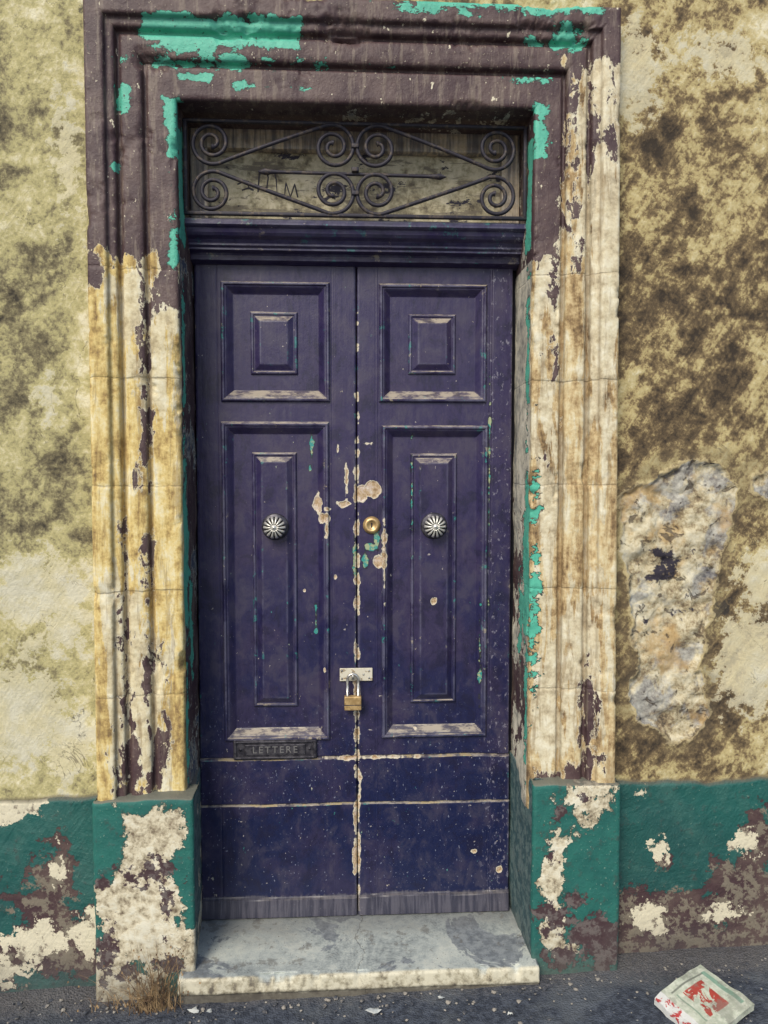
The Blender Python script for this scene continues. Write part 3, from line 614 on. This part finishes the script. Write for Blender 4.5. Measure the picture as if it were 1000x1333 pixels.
c=m.mix(m.ma('MULTIPLY',m.step(m.ma('MULTIPLY_ADD',nC,.22,py_),.03,.06),.7),c,m.mix(m.step(nD,.5,.1),(.07,.065,.065),(.16,.145,.135)))
c=m.mix(m.step(m.noise(60,3,.5,vec=m.map((1,1,1),(5,5,5))),.73,.01),c,(.34,.33,.31))
h=m.ma('ADD',nC,m.ma('MULTIPLY',vv,.5))
gm=m.done(c,.85,h,.008,.9)
obj('asphalt_road',np.stack([X,Yg,Zg],-1).reshape(-1,3),gridfaces(*X.shape),gm,None,True)
parts=[]
for i in range(420):
    near=random.random()<.7
    x=random.uniform(-1.4,1.6);y=(-.02-abs(random.gauss(0,.10))) if near else random.uniform(-.6,-.05)
    if -.53<x<.63 and y>-.09: y=-.085-abs(random.gauss(0,.05))
    elif y>-.045 and (x>-.8 and x<.91): y=-.05-random.random()*.04
    s=random.choice([.003,.004,.005,.006,.009])
    z=float(ground_z(x))+.006
    bm=bmesh.new();bmesh.ops.create_icosphere(bm,subdivisions=1,radius=s)
    for v_ in bm.verts:v_.co*=random.uniform(.6,1.2);v_.co.z*=.5;v_.co+=Vector((x,y,z))
    parts.append(([tuple(q.co) for q in bm.verts],[[k.index for k in p.verts] for p in bm.faces]));bm.free()
v,f=joinparts(parts)
m=M('grit_stones');n=m.noise(30,1,.5);obj('grit',v,f,m.done(m.mix(m.step(n,.5,.06),(.06,.065,.08),(.33,.30,.26)),.9))
def weeds(name,cx,cy,num,hh,spread):
    V=[];F=[]
    for i in range(num):
        x=cx+random.gauss(0,.04);y=cy+random.gauss(0,.012);z=float(ground_z(x))-.005
        a=random.uniform(0,2*math.pi);ln=hh*random.uniform(.3,1.2);lean=random.uniform(.1,1)*spread
        w_=random.uniform(.0009,.0018);dx,dy=math.cos(a),math.sin(a)*.6-.3;n=6;o=len(V)
        for k in range(n+1):
            t_=k/n;px=x+dx*lean*ln*t_**1.6;py=y+dy*lean*ln*t_**1.6;pz=z+ln*(t_-.35*lean*t_**2.5)
            ww=w_*(1-t_*.8);V.append((px-ww,py,pz));V.append((px+ww,py+ww*.5,pz))
        for k in range(n):F.append([o+2*k,o+2*k+1,o+2*k+3,o+2*k+2])
        if random.random()<.35:
            o=len(V);V+= [(px-.003,py,pz-.003),(px+.003,py-.002,pz),(px+.002,py,pz+.005),(px-.002,py,pz+.004)];F.append([o,o+1,o+2,o+3])
    m=M('dry_straw_'+name);n=m.noise(25,2,.5);return obj(name,V,F,m.done(m.mix(m.step(n,.5,.1),(.10,.06,.035),(.34,.23,.12)),.9))
weeds('dry_weed',-.60,-.085,150,.20,1.2)
w2=weeds('dry_weed',-.74,-.06,25,.07,1.2)
def carton():
    bm=bmesh.new();bmesh.ops.create_cube(bm,size=1);bmesh.ops.subdivide_edges(bm,edges=bm.edges[:],cuts=13,use_grid_fill=True)
    for v_ in bm.verts:
        p=v_.co;x,y,z=p.x*.215,p.y*.185,p.z*.022
        n=float(fbm(np.array([x*1.]),np.array([y]),12,3)[0]);n2=float(fbm(np.array([x+3.]),np.array([y]),9,3)[0])
        fold=.030*max(0,(-x-.07)/.04)*.3
        v_.co=Vector((x+n*.014,y+n2*.014,z+n*.030+ (x+.1)*.06 -fold))
    me=bpy.data.meshes.new('crumpled_carton');bm.to_mesh(me);bm.free()
    o=bpy.data.objects.new('crumpled_carton',me);S.collection.objects.link(o)
    m=M('printed_cardboard');px,py_,pz=m.xyz();n=m.noise(22,6,.7,.5);n2=m.noise(60,5,.6)
    box=lambda x0,y0,hx,hy:m.ma('MULTIPLY',m.step(m.ma('SUBTRACT',hx,m.ma('ABSOLUTE',m.ma('SUBTRACT',px,x0))),0,.0015),m.step(m.ma('SUBTRACT',hy,m.ma('ABSOLUTE',m.ma('SUBTRACT',py_,y0))),0,.0015))
    c=m.mix(m.step(n2,.5,.15),(.44,.48,.38),(.60,.62,.52))
    c=m.mix(m.ma('MULTIPLY',box(.012,.0,.042,.050),m.step(n,.49,.02)),c,(.38,.05,.035))
    c=m.mix(m.ma('MULTIPLY',box(.012,.068,.07,.003),.7),c,(.06,.07,.06));c=m.mix(m.ma('MULTIPLY',box(-.050,.0,.0025,.055),.6),c,(.10,.20,.14))
    c=m.mix(m.ma('MULTIPLY',box(.086,0,.008,.072),.7),c,(.10,.28,.20))
    c=m.mix(m.ma('MULTIPLY',m.step(m.noise(9,6,.7),.56,.04),.5),c,(.20,.20,.17))
    left=m.step(px,-.078,-.002);c=m.mix(left,c,m.mix(m.step(n,.58,.02),(.66,.66,.64),(.45,.05,.05)))
    me.materials.append(m.done(c,.7,m.ma('ADD',n,m.ma('MULTIPLY',n2,.3)),.004,.6))
    return o
ct=carton();ct.location=(1.085,-.250,.002);ct.rotation_euler=(math.radians(7),math.radians(-3),math.radians(26))
m=M('scrap_paper');n=m.noise(30,5,.6);pm=m.done(m.mix(m.step(n,.5,.1),(.34,.37,.38),(.55,.56,.53)),.8)
for i,(x,y,s,r) in enumerate([(.09,-.17,.030,.4),(.04,-.26,.035,1.2),(-.47,-.12,.02,2),(.30,-.13,.014,.3),(-.2,-.24,.010,1),(.5,-.22,.010,2.2),(-.42,-.13,.016,.7)]):
    V=[];k=9
    for a in range(k):
        th=2*math.pi*a/k;rr=s*random.uniform(.45,1.15);V.append((x+rr*math.cos(th+r),y+rr*.55*math.sin(th+r),float(ground_z(x))+.012+random.uniform(0,.010)))
    V.append((x,y,float(ground_z(x))+.020));obj('paper_scrap',V,[[a,(a+1)%k,k] for a in range(k)],pm)
# ================================================================== LIGHT / WORLD / CAMERA
el,az=math.radians(40),math.radians(205)
d=Vector((math.sin(az)*math.cos(el),math.cos(az)*math.cos(el),math.sin(el)))
su=bpy.data.lights.new('sun','SUN');su.energy=2.75;su.angle=math.radians(24);su.color=(1,.93,.78)
so=bpy.data.objects.new('sun',su);S.collection.objects.link(so);so.rotation_euler=(-d).to_track_quat('-Z','Y').to_euler()
w=bpy.data.worlds.new('World');S.world=w;w.use_nodes=True;nt=w.node_tree
sk=nt.nodes.new('ShaderNodeTexSky');sk.sky_type='NISHITA';sk.sun_disc=False;sk.sun_elevation=el;sk.sun_rotation=az
sk.dust_density=1.5;nt.links.new(sk.outputs[0],nt.nodes['Background'].inputs[0]);nt.nodes['Background'].inputs[1].default_value=.14
cam=bpy.data.cameras.new('camera');co=bpy.data.objects.new('camera',cam);S.collection.objects.link(co)
cam.lens=27.0;cam.sensor_width=36;cam.clip_end=500;cam.clip_start=.05
co.location=(0,-2.45,1.62);co.rotation_euler=(math.radians(87),0,math.radians(-3));S.camera=co
S.view_settings.view_transform='Standard';S.view_settings.look='None';S.view_settings.exposure=0
